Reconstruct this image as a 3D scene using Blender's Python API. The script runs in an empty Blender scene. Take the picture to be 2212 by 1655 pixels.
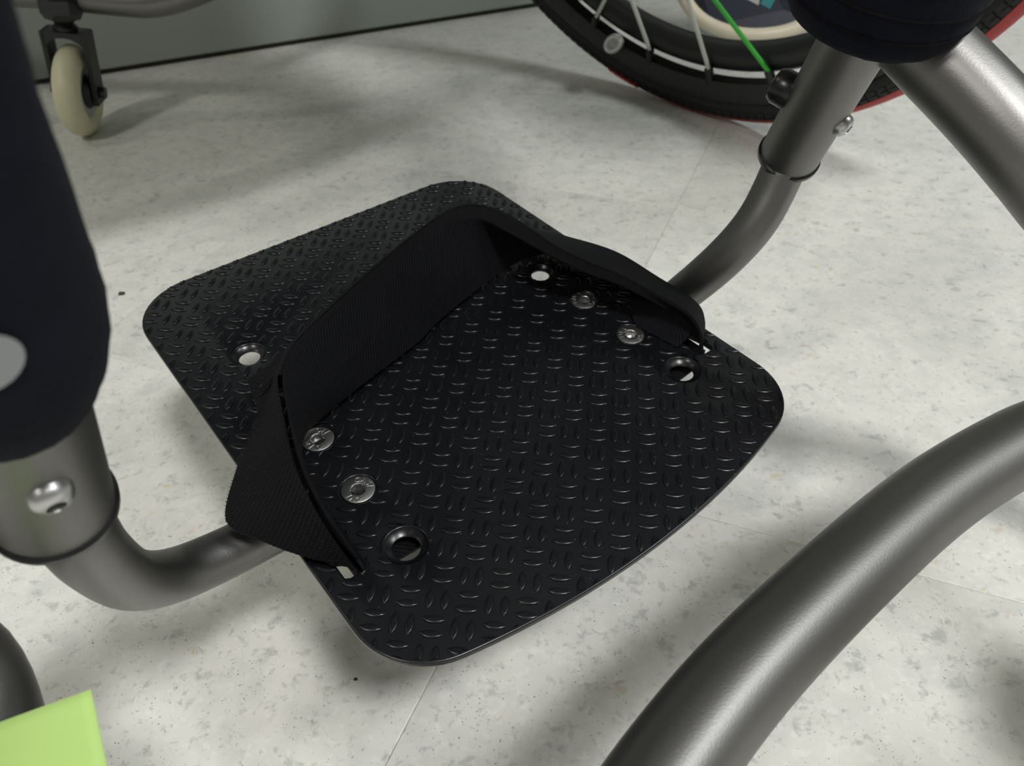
import bpy, bmesh, math, random
from mathutils import Vector, Matrix
random.seed(7)
S = bpy.context.scene
COL = S.collection
PI = math.pi

# ------------------------------------------------------------------ camera
W = ((0.99919004, -0.04024016, 0.0), (-0.02552961, -0.63391726, 0.7729794), (-0.03110481, -0.77235331, -0.63443112))
cam_data = bpy.data.cameras.new('camera')
cam = bpy.data.objects.new('camera', cam_data); COL.objects.link(cam)
mw = Matrix.Identity(4)
for r in range(3):
    mw[r][0] = W[r][0]; mw[r][1] = -W[r][1]; mw[r][2] = -W[r][2]
mw.translation = Vector((0, 0, 0.281))
cam.matrix_world = mw
cam_data.sensor_fit = 'HORIZONTAL'; cam_data.sensor_width = 36.0
cam_data.lens = 1673.1 / 2212 * 36
cam_data.clip_start = 0.01
cam_data.dof.use_dof = True
cam_data.dof.focus_distance = 0.262
cam_data.dof.aperture_fstop = 22.0
S.camera = cam

# ------------------------------------------------------------------ light
S.view_settings.view_transform = 'Standard'
S.view_settings.look = 'None'
S.view_settings.exposure = -0.15
S.view_settings.gamma = 1.0
S.view_settings.use_curve_mapping = False
wd = bpy.data.worlds.new('world'); S.world = wd; wd.use_nodes = True
wd.node_tree.nodes['Background'].inputs[0].default_value = (0.75, 0.82, 0.9, 1)
wd.node_tree.nodes['Background'].inputs[1].default_value = 0.06


def lamp(name, loc, target, size, power, color=(1, 1, 1)):
    d = bpy.data.lights.new(name, 'AREA'); d.shape = 'RECTANGLE'
    d.size, d.size_y = size; d.energy = power; d.color = color
    o = bpy.data.objects.new(name, d); COL.objects.link(o)
    o.location = loc
    o.rotation_euler = (Vector(target) - Vector(loc)).to_track_quat('-Z', 'Y').to_euler()
    return o


lamp('ceiling_lamp', (0.80, -0.98, 2.55), (0.80, -0.98, 0), (0.45, 0.45), 58, (1.0, 0.985, 0.96))
lamp('ceiling_lamp', (-1.35, -1.55, 2.55), (-1.35, -1.55, 0), (0.5, 0.5), 36, (1.0, 0.965, 0.90))
lamp('ceiling_lamp', (2.10, -0.20, 2.55), (2.10, -0.20, 0), (0.6, 0.9), 46, (0.97, 1.0, 1.0))
lamp('ceiling_lamp', (-1.80, 0.45, 2.55), (-1.80, 0.45, 0), (0.6, 0.6), 16, (1.0, 0.95, 0.86))


# ------------------------------------------------------------------ materials
def mat(name, color=(0.5, 0.5, 0.5), rough=0.5, metal=0.0, spec=0.5, bump=None, vary=None, coat=0.0, sheen=0.0):
    """bump=(scale, strength, distance); vary=(scale, amount)"""
    m = bpy.data.materials.new(name); m.use_nodes = True
    nt = m.node_tree; b = nt.nodes['Principled BSDF']
    b.inputs['Base Color'].default_value = (*color, 1); b.inputs['Roughness'].default_value = rough
    b.inputs['Metallic'].default_value = metal; b.inputs['Specular IOR Level'].default_value = spec
    b.inputs['Coat Weight'].default_value = coat
    if sheen:
        b.inputs['Sheen Weight'].default_value = sheen; b.inputs['Sheen Roughness'].default_value = 0.5
    geo = nt.nodes.new('ShaderNodeNewGeometry')
    if bump:
        n = nt.nodes.new('ShaderNodeTexNoise'); n.inputs['Scale'].default_value = bump[0]; n.inputs['Detail'].default_value = 3
        nt.links.new(geo.outputs['Position'], n.inputs['Vector'])
        bp = nt.nodes.new('ShaderNodeBump'); bp.inputs['Strength'].default_value = bump[1]; bp.inputs['Distance'].default_value = bump[2]
        nt.links.new(n.outputs['Fac'], bp.inputs['Height']); nt.links.new(bp.outputs['Normal'], b.inputs['Normal'])
    if vary:
        n = nt.nodes.new('ShaderNodeTexNoise'); n.inputs['Scale'].default_value = vary[0]; n.inputs['Detail'].default_value = 4
        nt.links.new(geo.outputs['Position'], n.inputs['Vector'])
        mx = nt.nodes.new('ShaderNodeMix'); mx.data_type = 'RGBA'
        mx.inputs[6].default_value = (*[c * (1 - vary[1]) for c in color], 1)
        mx.inputs[7].default_value = (*[min(1, c * (1 + vary[1])) for c in color], 1)
        nt.links.new(n.outputs['Fac'], mx.inputs[0]); nt.links.new(mx.outputs[2], b.inputs['Base Color'])
    return m


def floor_material():
    m = bpy.data.materials.new('speckled_vinyl'); m.use_nodes = True
    nt = m.node_tree; L = nt.links; b = nt.nodes['Principled BSDF']
    geo = nt.nodes.new('ShaderNodeNewGeometry'); oi = nt.nodes.new('ShaderNodeObjectInfo')
    off = nt.nodes.new('ShaderNodeVectorMath'); off.operation = 'MULTIPLY_ADD'
    off.inputs[1].default_value = (37, 53, 19)
    L.new(oi.outputs['Random'], off.inputs[0]); L.new(geo.outputs['Position'], off.inputs[2])
    P = off.outputs[0]

    def noise(scale, detail=2.0, rough=0.5, vec=P, dist=0.0):
        n = nt.nodes.new('ShaderNodeTexNoise'); n.inputs['Scale'].default_value = scale
        n.inputs['Detail'].default_value = detail; n.inputs['Roughness'].default_value = rough
        n.inputs['Distortion'].default_value = dist
        L.new(vec, n.inputs['Vector']); return n.outputs['Fac']

    def ramp(fac, lo, hi):
        r = nt.nodes.new('ShaderNodeMapRange'); r.interpolation_type = 'SMOOTHSTEP'
        r.inputs[1].default_value = lo; r.inputs[2].default_value = hi
        L.new(fac, r.inputs[0]); return r.outputs[0]

    def mix(fac, a, bcol):
        x = nt.nodes.new('ShaderNodeMix'); x.data_type = 'RGBA'
        L.new(fac, x.inputs[0])
        if isinstance(a, tuple): x.inputs[6].default_value = (*a, 1)
        else: L.new(a, x.inputs[6])
        x.inputs[7].default_value = (*bcol, 1)
        return x.outputs[2]

    def mul(a, k):
        x = nt.nodes.new('ShaderNodeMath'); x.operation = 'MULTIPLY'; L.new(a, x.inputs[0])
        if isinstance(k, float): x.inputs[1].default_value = k
        else: L.new(k, x.inputs[1])
        return x.outputs[0]
    c = mix(ramp(noise(60, 4), 0.42, 0.70), (0.74, 0.735, 0.69), (0.665, 0.668, 0.635))
    c = mix(mul(ramp(noise(230, 2), 0.52, 0.7), 0.35), c, (0.86, 0.86, 0.84))
    # soft grey-green chips, large and small, with ragged edges
    c = mix(mul(ramp(noise(115, 3, 0.62, dist=0.35), 0.555, 0.72), 0.50), c, (0.29, 0.325, 0.30))
    c = mix(mul(ramp(noise(250, 3, 0.6), 0.57, 0.72), 0.42), c, (0.31, 0.33, 0.325))
    c = mix(mul(ramp(noise(46, 2.0), 0.52, 0.72), 0.22), c, (0.47, 0.49, 0.46))
    c = mix(mul(mul(ramp(noise(1050, 1), 0.68, 0.76), ramp(noise(75, 2), 0.42, 0.60)), 0.75), c, (0.10, 0.12, 0.115))
    # tan chips
    sh = nt.nodes.new('ShaderNodeVectorMath'); sh.operation = 'ADD'; sh.inputs[1].default_value = (3.1, 7.7, 1.3); L.new(P, sh.inputs[0])
    tan = ramp(noise(105, 3, 0.6, vec=sh.outputs[0]), 0.63, 0.76)
    c = mix(mul(tan, 0.45), c, (0.58, 0.47, 0.30))
    # pin-point dark specks
    v = nt.nodes.new('ShaderNodeTexVoronoi'); v.inputs['Scale'].default_value = 300; v.inputs['Randomness'].default_value = 1
    L.new(P, v.inputs['Vector'])
    dot = ramp(v.outputs['Distance'], 0.17, 0.09)
    sel = nt.nodes.new('ShaderNodeSeparateColor'); L.new(v.outputs['Color'], sel.inputs[0])
    keep = mul(ramp(sel.outputs[0], 0.55, 0.95), ramp(noise(60, 2), 0.40, 0.56))
    c = mix(mul(mul(dot, keep), 0.45), c, (0.13, 0.15, 0.145))
    tone = nt.nodes.new('ShaderNodeMapRange'); tone.inputs[3].default_value = 0.95; tone.inputs[4].default_value = 1.03; L.new(oi.outputs['Random'], tone.inputs[0])
    tm = nt.nodes.new('ShaderNodeVectorMath'); tm.operation = 'SCALE'; L.new(c, tm.inputs[0]); L.new(tone.outputs[0], tm.inputs['Scale'])
    L.new(tm.outputs[0], b.inputs['Base Color'])
    b.inputs['Roughness'].default_value = 0.42; b.inputs['Specular IOR Level'].default_value = 0.35
    bp = nt.nodes.new('ShaderNodeBump'); bp.inputs['Strength'].default_value = 0.12; bp.inputs['Distance'].default_value = 0.0006
    L.new(noise(700, 3), bp.inputs['Height']); L.new(bp.outputs['Normal'], b.inputs['Normal'])
    return m


def webbing_material(name, base, rib_scale, rough=0.75):
    """woven strap: fine ribs running along U with cross weave, from the ribbon's own UV map (metres)"""
    m = bpy.data.materials.new(name); m.use_nodes = True
    nt = m.node_tree; L = nt.links; b = nt.nodes['Principled BSDF']
    b.inputs['Roughness'].default_value = rough; b.inputs['Specular IOR Level'].default_value = 0.16
    uv = nt.nodes.new('ShaderNodeTexCoord')

    def wave(direction, scale):
        w = nt.nodes.new('ShaderNodeTexWave'); w.wave_type = 'BANDS'; w.bands_direction = direction
        w.inputs['Scale'].default_value = scale; L.new(uv.outputs['UV'], w.inputs['Vector']); return w.outputs['Fac']
    a, c = wave('DIAGONAL', rib_scale), wave('X', rib_scale * 1.3)
    mx = nt.nodes.new('ShaderNodeMath'); mx.operation = 'ADD'; L.new(a, mx.inputs[0]); L.new(c, mx.inputs[1])
    bp = nt.nodes.new('ShaderNodeBump'); bp.inputs['Strength'].default_value = 0.6; bp.inputs['Distance'].default_value = 0.0006
    L.new(mx.outputs[0], bp.inputs['Height']); L.new(bp.outputs['Normal'], b.inputs['Normal'])
    mr = nt.nodes.new('ShaderNodeMapRange'); mr.inputs[2].default_value = 2.0; L.new(mx.outputs[0], mr.inputs[0])
    mc = nt.nodes.new('ShaderNodeMix'); mc.data_type = 'RGBA'
    mc.inputs[6].default_value = (*[x * 0.5 for x in base], 1); mc.inputs[7].default_value = (*[x * 1.7 for x in base], 1)
    L.new(mr.outputs[0], mc.inputs[0]); L.new(mc.outputs[2], b.inputs['Base Color'])
    return m


def plate_material():
    m = mat('black_tread_coating', (0.0048, 0.0054, 0.0070), 0.27, 0.0, 0.5, bump=(2600, 0.06, 0.0003))
    nt = m.node_tree; L = nt.links; b = nt.nodes['Principled BSDF']
    geo = nt.nodes.new('ShaderNodeNewGeometry')
    v = nt.nodes.new('ShaderNodeTexVoronoi'); v.inputs['Scale'].default_value = 620; L.new(geo.outputs['Position'], v.inputs['Vector'])
    r = nt.nodes.new('ShaderNodeMapRange'); r.inputs[1].default_value = 0.10; r.inputs[2].default_value = 0.05; L.new(v.outputs['Distance'], r.inputs[0])
    sp = nt.nodes.new('ShaderNodeSeparateColor'); L.new(v.outputs['Color'], sp.inputs[0])
    k = nt.nodes.new('ShaderNodeMapRange'); k.inputs[1].default_value = 0.80; k.inputs[2].default_value = 1.0; L.new(sp.outputs[1], k.inputs[0])
    mu = nt.nodes.new('ShaderNodeMath'); mu.operation = 'MULTIPLY'; L.new(r.outputs[0], mu.inputs[0]); L.new(k.outputs[0], mu.inputs[1])
    # dusty film, stronger towards some patches
    n = nt.nodes.new('ShaderNodeTexNoise'); n.inputs['Scale'].default_value = 45; n.inputs['Detail'].default_value = 6; L.new(geo.outputs['Position'], n.inputs['Vector'])
    d = nt.nodes.new('ShaderNodeMapRange'); d.inputs[1].default_value = 0.35; d.inputs[2].default_value = 0.8; d.inputs[4].default_value = 0.003; L.new(n.outputs['Fac'], d.inputs[0])
    ad = nt.nodes.new('ShaderNodeMath'); ad.operation = 'MULTIPLY_ADD'; ad.inputs[1].default_value = 0.28; L.new(mu.outputs[0], ad.inputs[0]); L.new(d.outputs[0], ad.inputs[2])
    mc = nt.nodes.new('ShaderNodeMix'); mc.data_type = 'RGBA'
    mc.inputs[6].default_value = (0.0048, 0.0054, 0.0070, 1); mc.inputs[7].default_value = (0.75, 0.76, 0.74, 1)
    L.new(ad.outputs[0], mc.inputs[0]); L.new(mc.outputs[2], b.inputs['Base Color'])
    return m


M = dict(
    floor=floor_material(),
    plate=plate_material(),
    tube=mat('satin_grey_metal', (0.225, 0.221, 0.215), 0.44, 1.0, 0.5, bump=(1500, 0.10, 0.0004), vary=(30, 0.10)),
    steel=mat('bright_steel', (0.55, 0.55, 0.545), 0.36, 1.0, bump=(1200, 0.08, 0.0003)),
    socket=mat('socket_steel', (0.45, 0.45, 0.44), 0.2, 1.0),
    blackmetal=mat('black_painted_metal', (0.009, 0.009, 0.010), 0.42, 0.0, 0.5),
    rubber=mat('black_rubber', (0.0075, 0.008, 0.009), 0.68, bump=(500, 0.15, 0.0005)),
    gasket=mat('black_plastic', (0.010, 0.010, 0.011), 0.3),
    pad=mat('black_navy_velour', (0.0052, 0.0060, 0.0120), 0.95, 0, 0.12, bump=(420, 0.35, 0.0008), vary=(120, 0.35), sheen=0.02),
    strap=webbing_material('black_webbing', (0.0052, 0.0056, 0.0074), 420),
    hook=webbing_material('black_hook_tape', (0.0044, 0.0046, 0.0058), 300, 0.75),
    pile=mat('black_nylon_hooks', (0.009, 0.009, 0.012), 0.25),
    edge=mat('strap_edge_thread', (0.0045, 0.0046, 0.0055), 0.9, 0, 0.12, bump=(1800, 0.5, 0.0006)),
    red=mat('red_rubber', (0.34, 0.022, 0.018), 0.55),
    label_red=mat('red_tyre_label', (0.55, 0.015, 0.01), 0.4),
    label_white=mat('pale_label_print', (0.52, 0.36, 0.34), 0.5),
    spoke=mat('pale_spoke', (0.62, 0.66, 0.58), 0.4),
    green=mat('green_spoke', (0.04, 0.47, 0.035), 0.45),
    chrome=mat('pale_metal', (0.75, 0.75, 0.76), 0.3, 0.7),
    urethane=mat('cream_urethane', (0.66, 0.63, 0.44), 0.45, vary=(60, 0.1)),
    scuff=mat('scuffed_core', (0.42, 0.42, 0.40), 0.6, vary=(350, 0.6)),
    cream=mat('cream_paint', (0.60, 0.55, 0.42), 0.35),
    navy=mat('navy_print', (0.010, 0.014, 0.03), 0.5),
    white=mat('white_print', (0.55, 0.55, 0.52), 0.5),
    teal=mat('teal_print', (0.05, 0.27, 0.30), 0.5),
    greyprint=mat('grey_emblem_print', (0.30, 0.31, 0.33), 0.7),
    whiteprint=mat('white_emblem_print', (0.6, 0.6, 0.62), 0.7),
    note=mat('lime_paper', (0.43, 0.63, 0.19), 0.8),
    panel=mat('grey_green_panel', (0.30, 0.335, 0.30), 0.5, vary=(6, 0.05)),
    gap=mat('dark_recess', (0.03, 0.028, 0.018), 0.7),
    debris=mat('dark_crumb', (0.05, 0.055, 0.02), 0.8),
    rust=mat('rusty_crumb', (0.09, 0.03, 0.01), 0.8),
    plaster=mat('grey_plaster', (0.22, 0.22, 0.21), 0.8),
)

# ------------------------------------------------------------------ frames of reference
UP = Vector((0, 0, 1))
AH = Vector((0.60378325, -0.79714854, 0))      # the chair's forward
BH = Vector((-0.79714854, -0.60378325, 0))     # the chair's right hand side
AXL = -0.1325                                  # lateral place of the chair's axis


def cw(a, b, z):
    return AH * a + BH * (b + AXL) + UP * z


CELL = 0.0092                                  # pitch of the tread pattern
PO = Vector((0.00297409, 0.21242456, 0.08487519))
PA = Vector((0.60148964, -0.79412039, -0.08708053))
PB = Vector((-0.79834247, -0.60150308, -0.02904049))
PN = Vector((0.02931756, -0.08698764, 0.9957779))


def pw(a, b, w=0.0):
    return PO + (PA * a + PB * b + PN * w) * CELL


# ------------------------------------------------------------------ builders
def link(name, me, material, parent=None, smooth=True):
    o = bpy.data.objects.new(name, me); COL.objects.link(o)
    if material is not None and not me.materials: me.materials.append(material)
    if smooth:
        for p in me.polygons: p.use_smooth = True
    if parent is not None:
        o.parent = parent; o.matrix_parent_inverse = WORLD[parent.name].inverted()
    WORLD[o.name] = Matrix.Identity(4)
    return o


WORLD = {}


def root(name, loc, label, cat, group=None):
    o = bpy.data.objects.new(name, None); COL.objects.link(o); o.location = loc
    o.empty_display_size = 0.05
    WORLD[o.name] = Matrix.Translation(loc)
    o['label'] = label; o['category'] = cat
    if group: o['group'] = group
    return o


def from_bm(name, bm, material, parent=None, smooth=True, angle=None):
    me = bpy.data.meshes.new(name)
    bmesh.ops.recalc_face_normals(bm, faces=bm.faces[:])
    bm.to_mesh(me); bm.free()
    o = link(name, me, material, parent, smooth)
    if angle is not None and smooth:
        me.set_sharp_from_angle(angle=math.radians(angle))
    return o


def from_data(name, vs, fs, material, parent=None, smooth=True, angle=None):
    me = bpy.data.meshes.new(name); me.from_pydata([tuple(v) for v in vs], [], fs); me.update()
    bm = bmesh.new(); bm.from_mesh(me)
    bpy.data.meshes.remove(me)
    return from_bm(name, bm, material, parent, smooth, angle)


def catmull(pts, n):
    """n+1 samples along a centripetal-ish Catmull-Rom through pts (any dimension)"""
    P = [tuple(p) for p in pts]; k = len(P)
    P = [tuple(2 * a - b for a, b in zip(P[0], P[1]))] + P + [tuple(2 * a - b for a, b in zip(P[-1], P[-2]))]
    seg = []
    for i in range(1, k):
        for s in range(16):
            t = s / 16; p0, p1, p2, p3 = P[i - 1], P[i], P[i + 1], P[i + 2]
            seg.append(tuple(0.5 * (2 * b + (c - a) * t + (2 * a - 5 * b + 4 * c - d) * t * t + (-a + 3 * b - 3 * c + d) * t ** 3) for a, b, c, d in zip(p0, p1, p2, p3)))
    seg.append(P[-2])
    cum = [0]
    for a, b in zip(seg, seg[1:]): cum.append(cum[-1] + math.dist(a, b))
    out, j = [], 0
    for i in range(n + 1):
        s = cum[-1] * i / n
        while j < len(cum) - 2 and cum[j + 1] < s: j += 1
        d = cum[j + 1] - cum[j]; t = 0 if d == 0 else (s - cum[j]) / d
        out.append(tuple(a + (b - a) * t for a, b in zip(seg[j], seg[j + 1])))
    return out


def tube_bm(points, radii, sides=28, cap=True, bm=None):
    bm = bm or bmesh.new()
    P = [Vector(p) for p in points]; n = len(P)
    if not hasattr(radii, '__len__'): radii = [radii] * n
    T = [(P[min(i + 1, n - 1)] - P[max(i - 1, 0)]).normalized() for i in range(n)]
    x = T[0].orthogonal().normalized(); rings = []
    for i in range(n):
        x = (x - T[i] * x.dot(T[i])).normalized(); y = T[i].cross(x)
        rings.append([bm.verts.new(P[i] + (x * math.cos(a) + y * math.sin(a)) * radii[i]) for a in (2 * PI * k / sides for k in range(sides))])
    for r0, r1 in zip(rings, rings[1:]):
        for k in range(sides):
            bm.faces.new((r0[k], r0[(k + 1) % sides], r1[(k + 1) % sides], r1[k]))
    if cap:
        bm.faces.new(rings[0][::-1]); bm.faces.new(rings[-1])
    return bm


def tube(name, points, radius, material, parent, n=None, sides=28, angle=50):
    pts = catmull(points, n) if n else points
    return from_bm(name, tube_bm(pts, radius, sides), material, parent, True, angle)


def lathe_bm(profile, center, axis, sides=48, closed=False, bm=None, arc=None):
    """profile: (radius, along-axis) pairs"""
    bm = bm or bmesh.new()
    z = Vector(axis).normalized(); x = z.orthogonal().normalized(); y = z.cross(x); c = Vector(center)
    rings = []
    for r, h in profile:
        if r < 1e-7: rings.append([bm.verts.new(c + z * h)])
        else: rings.append([bm.verts.new(c + z * h + (x * math.cos(t) + y * math.sin(t)) * r) for t in (2 * PI * k / sides for k in range(sides))])
    pairs = list(zip(rings, rings[1:])) + ([(rings[-1], rings[0])] if closed else [])
    for r0, r1 in pairs:
        for k in range(sides):
            a, b = k, (k + 1) % sides
            if len(r0) == 1 and len(r1) == 1: continue
            if len(r0) == 1: bm.faces.new((r0[0], r1[b], r1[a]))
            elif len(r1) == 1: bm.faces.new((r0[a], r0[b], r1[0]))
            else: bm.faces.new((r0[a], r0[b], r1[b], r1[a]))
    return bm


def lathe(name, profile, center, axis, material, parent, sides=48, closed=False, angle=40):
    return from_bm(name, lathe_bm(profile, center, axis, sides, closed), material, parent, True, angle)


def box_bm(center, x, y, z, sx, sy, sz, bevel=0.0, bm=None):
    bm2 = bmesh.new(); bmesh.ops.create_cube(bm2, size=1.0)
    m = Matrix(((x[0] * sx, y[0] * sy, z[0] * sz, center[0]), (x[1] * sx, y[1] * sy, z[1] * sz, center[1]), (x[2] * sx, y[2] * sy, z[2] * sz, center[2]), (0, 0, 0, 1)))
    bmesh.ops.transform(bm2, matrix=m, verts=bm2.verts[:])
    if bevel: bmesh.ops.bevel(bm2, geom=bm2.edges[:], offset=bevel, segments=2, profile=0.5, affect='EDGES')
    if bm is None: return bm2
    me = bpy.data.meshes.new('t'); bm2.to_mesh(me); bm2.free(); bm.from_mesh(me); bpy.data.meshes.remove(me)
    return bm


def ribbon(name, e1, e2, material, parent, n=110, across=10, thick=0.12, bulge=0.0, frame=pw):
    """a strap between two edge curves given in plate cells; UV in metres along / across"""
    A, B = catmull(e1, n), catmull(e2, n)
    A = [frame(*p) for p in A]; B = [frame(*p) for p in B]
    top, bot, uv = [], [], []
    L = 0.0
    grid = [[A[i].lerp(B[i], j / across) for j in range(across + 1)] for i in range(n + 1)]
    for i in range(n + 1):
        if i: L += (grid[i][across // 2] - grid[i - 1][across // 2]).length
        for j in range(across + 1):
            p = grid[i][j]
            t = grid[min(i + 1, n)][j] - grid[max(i - 1, 0)][j]
            s = grid[i][min(j + 1, across)] - grid[i][max(j - 1, 0)]
            nn = t.cross(s).normalized()
            p = p + nn * (bulge * CELL * math.sin(PI * j / across))
            top.append(p + nn * thick * CELL / 2); bot.append(p - nn * thick * CELL / 2)
            uv.append((L, (grid[i][j] - grid[i][0]).length))
    w = across + 1; N = len(top); vs = top + bot; fs = []
    idx = lambda i, j: i * w + j
    for i in range(n):
        for j in range(across):
            a, b, c, d = idx(i, j), idx(i + 1, j), idx(i + 1, j + 1), idx(i, j + 1)
            fs.append((a, b, c, d)); fs.append((a + N, d + N, c + N, b + N))
        for j in (0, across):
            a, b = idx(i, j), idx(i + 1, j); fs.append((a, a + N, b + N, b))
    for i in (0, n):
        for j in range(across):
            a, b = idx(i, j), idx(i, j + 1); fs.append((a, b, b + N, a + N))
    me = bpy.data.meshes.new(name); me.from_pydata([tuple(v) for v in vs], [], fs); me.update()
    ul = me.uv_layers.new(name='UVMap')
    for lp in me.loops:
        ul.data[lp.index].uv = uv[lp.vertex_index % N]
    bm = bmesh.new(); bm.from_mesh(me); bmesh.ops.recalc_face_normals(bm, faces=bm.faces[:]); bm.to_mesh(me); bm.free()
    o = link(name, me, material, parent)
    me.set_sharp_from_angle(angle=math.radians(50))
    return o, grid


def bolt_letters(bm, text, center, xd, yd, nd, radius, size, mid, height=0.00016):
    """raised letters set round a ring"""
    for ch, ang in text:
        cu = bpy.data.curves.new('t', 'FONT'); cu.body = ch; cu.size = size; cu.align_x = 'CENTER'; cu.align_y = 'CENTER'
        cu.extrude = height; cu.resolution_u = 2; cu.offset = size * 0.03
        ob = bpy.data.objects.new('t', cu); COL.objects.link(ob)
        me = bpy.data.meshes.new_from_object(ob.evaluated_get(bpy.context.evaluated_depsgraph_get()))
        t = math.radians(ang); rad = xd * math.cos(t) + yd * math.sin(t); tan = nd.cross(rad)
        m = Matrix.Identity(4); ex = -tan; ey = rad
        o = center + rad * radius
        for r in range(3):
            m[r][0] = ex[r]; m[r][1] = ey[r]; m[r][2] = nd[r]; m[r][3] = o[r]
        me.transform(m); bm.from_mesh(me)
        bpy.data.objects.remove(ob); bpy.data.curves.remove(cu); bpy.data.meshes.remove(me)


# ------------------------------------------------------------------ the setting: floor, wall
fl = bpy.data.objects.new('floor', None)
bm = box_bm((0, 0.3, -0.0125), (1, 0, 0), (0, 1, 0), (0, 0, 1), 6.0, 6.4, 0.02)
fl = from_bm('floor', bm, M['floor'], None, False); fl['kind'] = 'structure'
TA = Vector((-0.91625842, 0.40058770, 0)); TB = Vector((0.4005877, 0.91625842, 0)); TS = 0.3040
tme = None
for i in range(-6, 7):
    for j in range(-5, 9):
        ca = 0.0985 + (i + 0.5) * TS; cb = 0.2530 + (j + 0.5) * TS
        c = TA * ca + TB * cb
        if (c - Vector((0.1, 0.5, 0))).length > 1.75: continue
        if (c - Vector((-0.522, 0.911, 0))).dot(Vector((-0.396, 0.918, 0))) > 0.24: continue
        if tme is None:
            b2 = box_bm((0, 0, -0.00125), TA, TB, UP, TS - 0.00012, TS - 0.00012, 0.0025, 0.0005)
            tme = bpy.data.meshes.new('tile'); b2.to_mesh(tme); b2.free(); tme.materials.append(M['floor'])
        t = bpy.data.objects.new('tile', tme); COL.objects.link(t); t.location = c
        t.parent = fl

WD = Vector((0.918, 0.396, 0)); WN = Vector((0.396, -0.918, 0))
wc = Vector((-0.522, 0.911, 0)) + WD * 0.6
wall = from_bm('wall_back', box_bm(wc - WN * 0.05 + UP * 1.303, WD, WN, UP, 5.4, 0.1, 2.594, 0.002), M['panel'], None, False)
wall['kind'] = 'structure'
gp = from_bm('dark_gap_back', box_bm(wc - WN * 0.056 + UP * 0.0028, WD, WN, UP, 5.4, 0.1, 0.0056), M['gap'], None, False)  # dark strip standing in for the shade in the gap under the wall
gp['kind'] = 'structure'
for nm, c, sx, sy in (('wall_left', (-2.75, 0.3, 1.3), 0.1, 6.2), ('wall_right', (2.95, 0.3, 1.3), 0.1, 6.2), ('wall_front', (0.1, -2.8, 1.3), 5.7, 0.1)):
    o = from_bm(nm, box_bm(c, (1, 0, 0), (0, 1, 0), UP, sx, sy, 2.6), M['plaster'], None, False); o['kind'] = 'structure'
o = from_bm('ceiling', box_bm((0.1, 0.3, 2.65), (1, 0, 0), (0, 1, 0), UP, 5.8, 6.3, 0.1), M['plaster'], None, False); o['kind'] = 'structure'

# ------------------------------------------------------------------ the wheelchair
chair = root('wheelchair', cw(-0.45, 0, 0), 'sports wheelchair with black tread footplate, grey tubes and red-striped wheel', 'wheelchair')

# --- footplate -----------------------------------------------------------------
THK = 0.28
BL, BR, AB = 9.85, -10.57, -18.15
RC = 3.0; RF = 34.0; APEX = 7.30; B0 = -0.36


def arc_pts(ca, cb, r, t0, t1, n):
    return [(ca + r * math.cos(math.radians(t0 + (t1 - t0) * k / n)), cb + r * math.sin(math.radians(t0 + (t1 - t0) * k / n))) for k in range(n + 1)]


outline = []
outline += arc_pts(AB + RC, BR + RC, RC, 270, 180, 12)       # back corner
outline += arc_pts(AB + RC, BL - RC, RC, 180, 90, 12)        # back corner
cA = APEX - RF
for sgn, bb in ((1, BL), (-1, BR)):
    pass
# front corners tangent to the side line and to the big front arc
def front_corner(bside, sgn):
    cb = bside - sgn * RC
    dd = RF - RC; ca = cA + math.sqrt(dd * dd - (cb - B0) ** 2)
    ang = math.degrees(math.atan2(cb - B0, ca - cA))
    return ca, cb, ang


ca, cb, angL = front_corner(BL, 1)
outline += arc_pts(ca, cb, RC, 90, angL, 12)
ca2, cb2, angR = front_corner(BR, -1)
outline += arc_pts(cA, B0, RF, angL, angR, 40)[1:-1]
outline += arc_pts(ca2, cb2, RC, angR, -90, 12)


def inside(a, b, margin=0.0):
    if b > BL - margin or b < BR + margin or a < AB + margin: return False
    if math.hypot(a - cA, b - B0) > RF - margin: return False
    for (qa, qb) in ((AB + RC, BR + RC), (AB + RC, BL - RC)):
        if a < qa and ((b < qb and qb < 0) or (b > qb and qb > 0)) and math.hypot(a - qa, b - qb) > RC - margin: return False
    for (qa, qb, s) in ((ca, cb, 1), (ca2, cb2, -1)):
        if a > qa and (b - qb) * s > 0 and math.hypot(a - qa, b - qb) > RC - margin: return False
    return True


SCREWS = [(-4.62, 6.74), (-1.42, 6.78), (-4.60, -7.60), (-1.39, -7.56)]
HOLES = [(-11.02, 6.74, 0.47, 0.74), (-7.62, -7.40, 0.45, 0.66), (1.78, 6.74, 0.52, 0.78), (1.70, -7.66, 0.52, 0.78)]
SLOTS = [(0.15, 8.68), (0.05, -9.40)]       # centre a, b
SL, SW = 1.55, 0.40                          # half length, half width


def circ(a, b, r, n=32):
    return [(a + r * math.cos(2 * PI * k / n), b + r * math.sin(2 * PI * k / n)) for k in range(n)]


def slot(a, b):
    return [(a + SL, b - SW * .6), (a + SL - .1, b - SW), (a - SL + .1, b - SW), (a - SL, b - SW * .6), (a - SL, b + SW * .6), (a - SL + .1, b + SW), (a + SL - .1, b + SW), (a + SL, b + SW * .6)]


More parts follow.
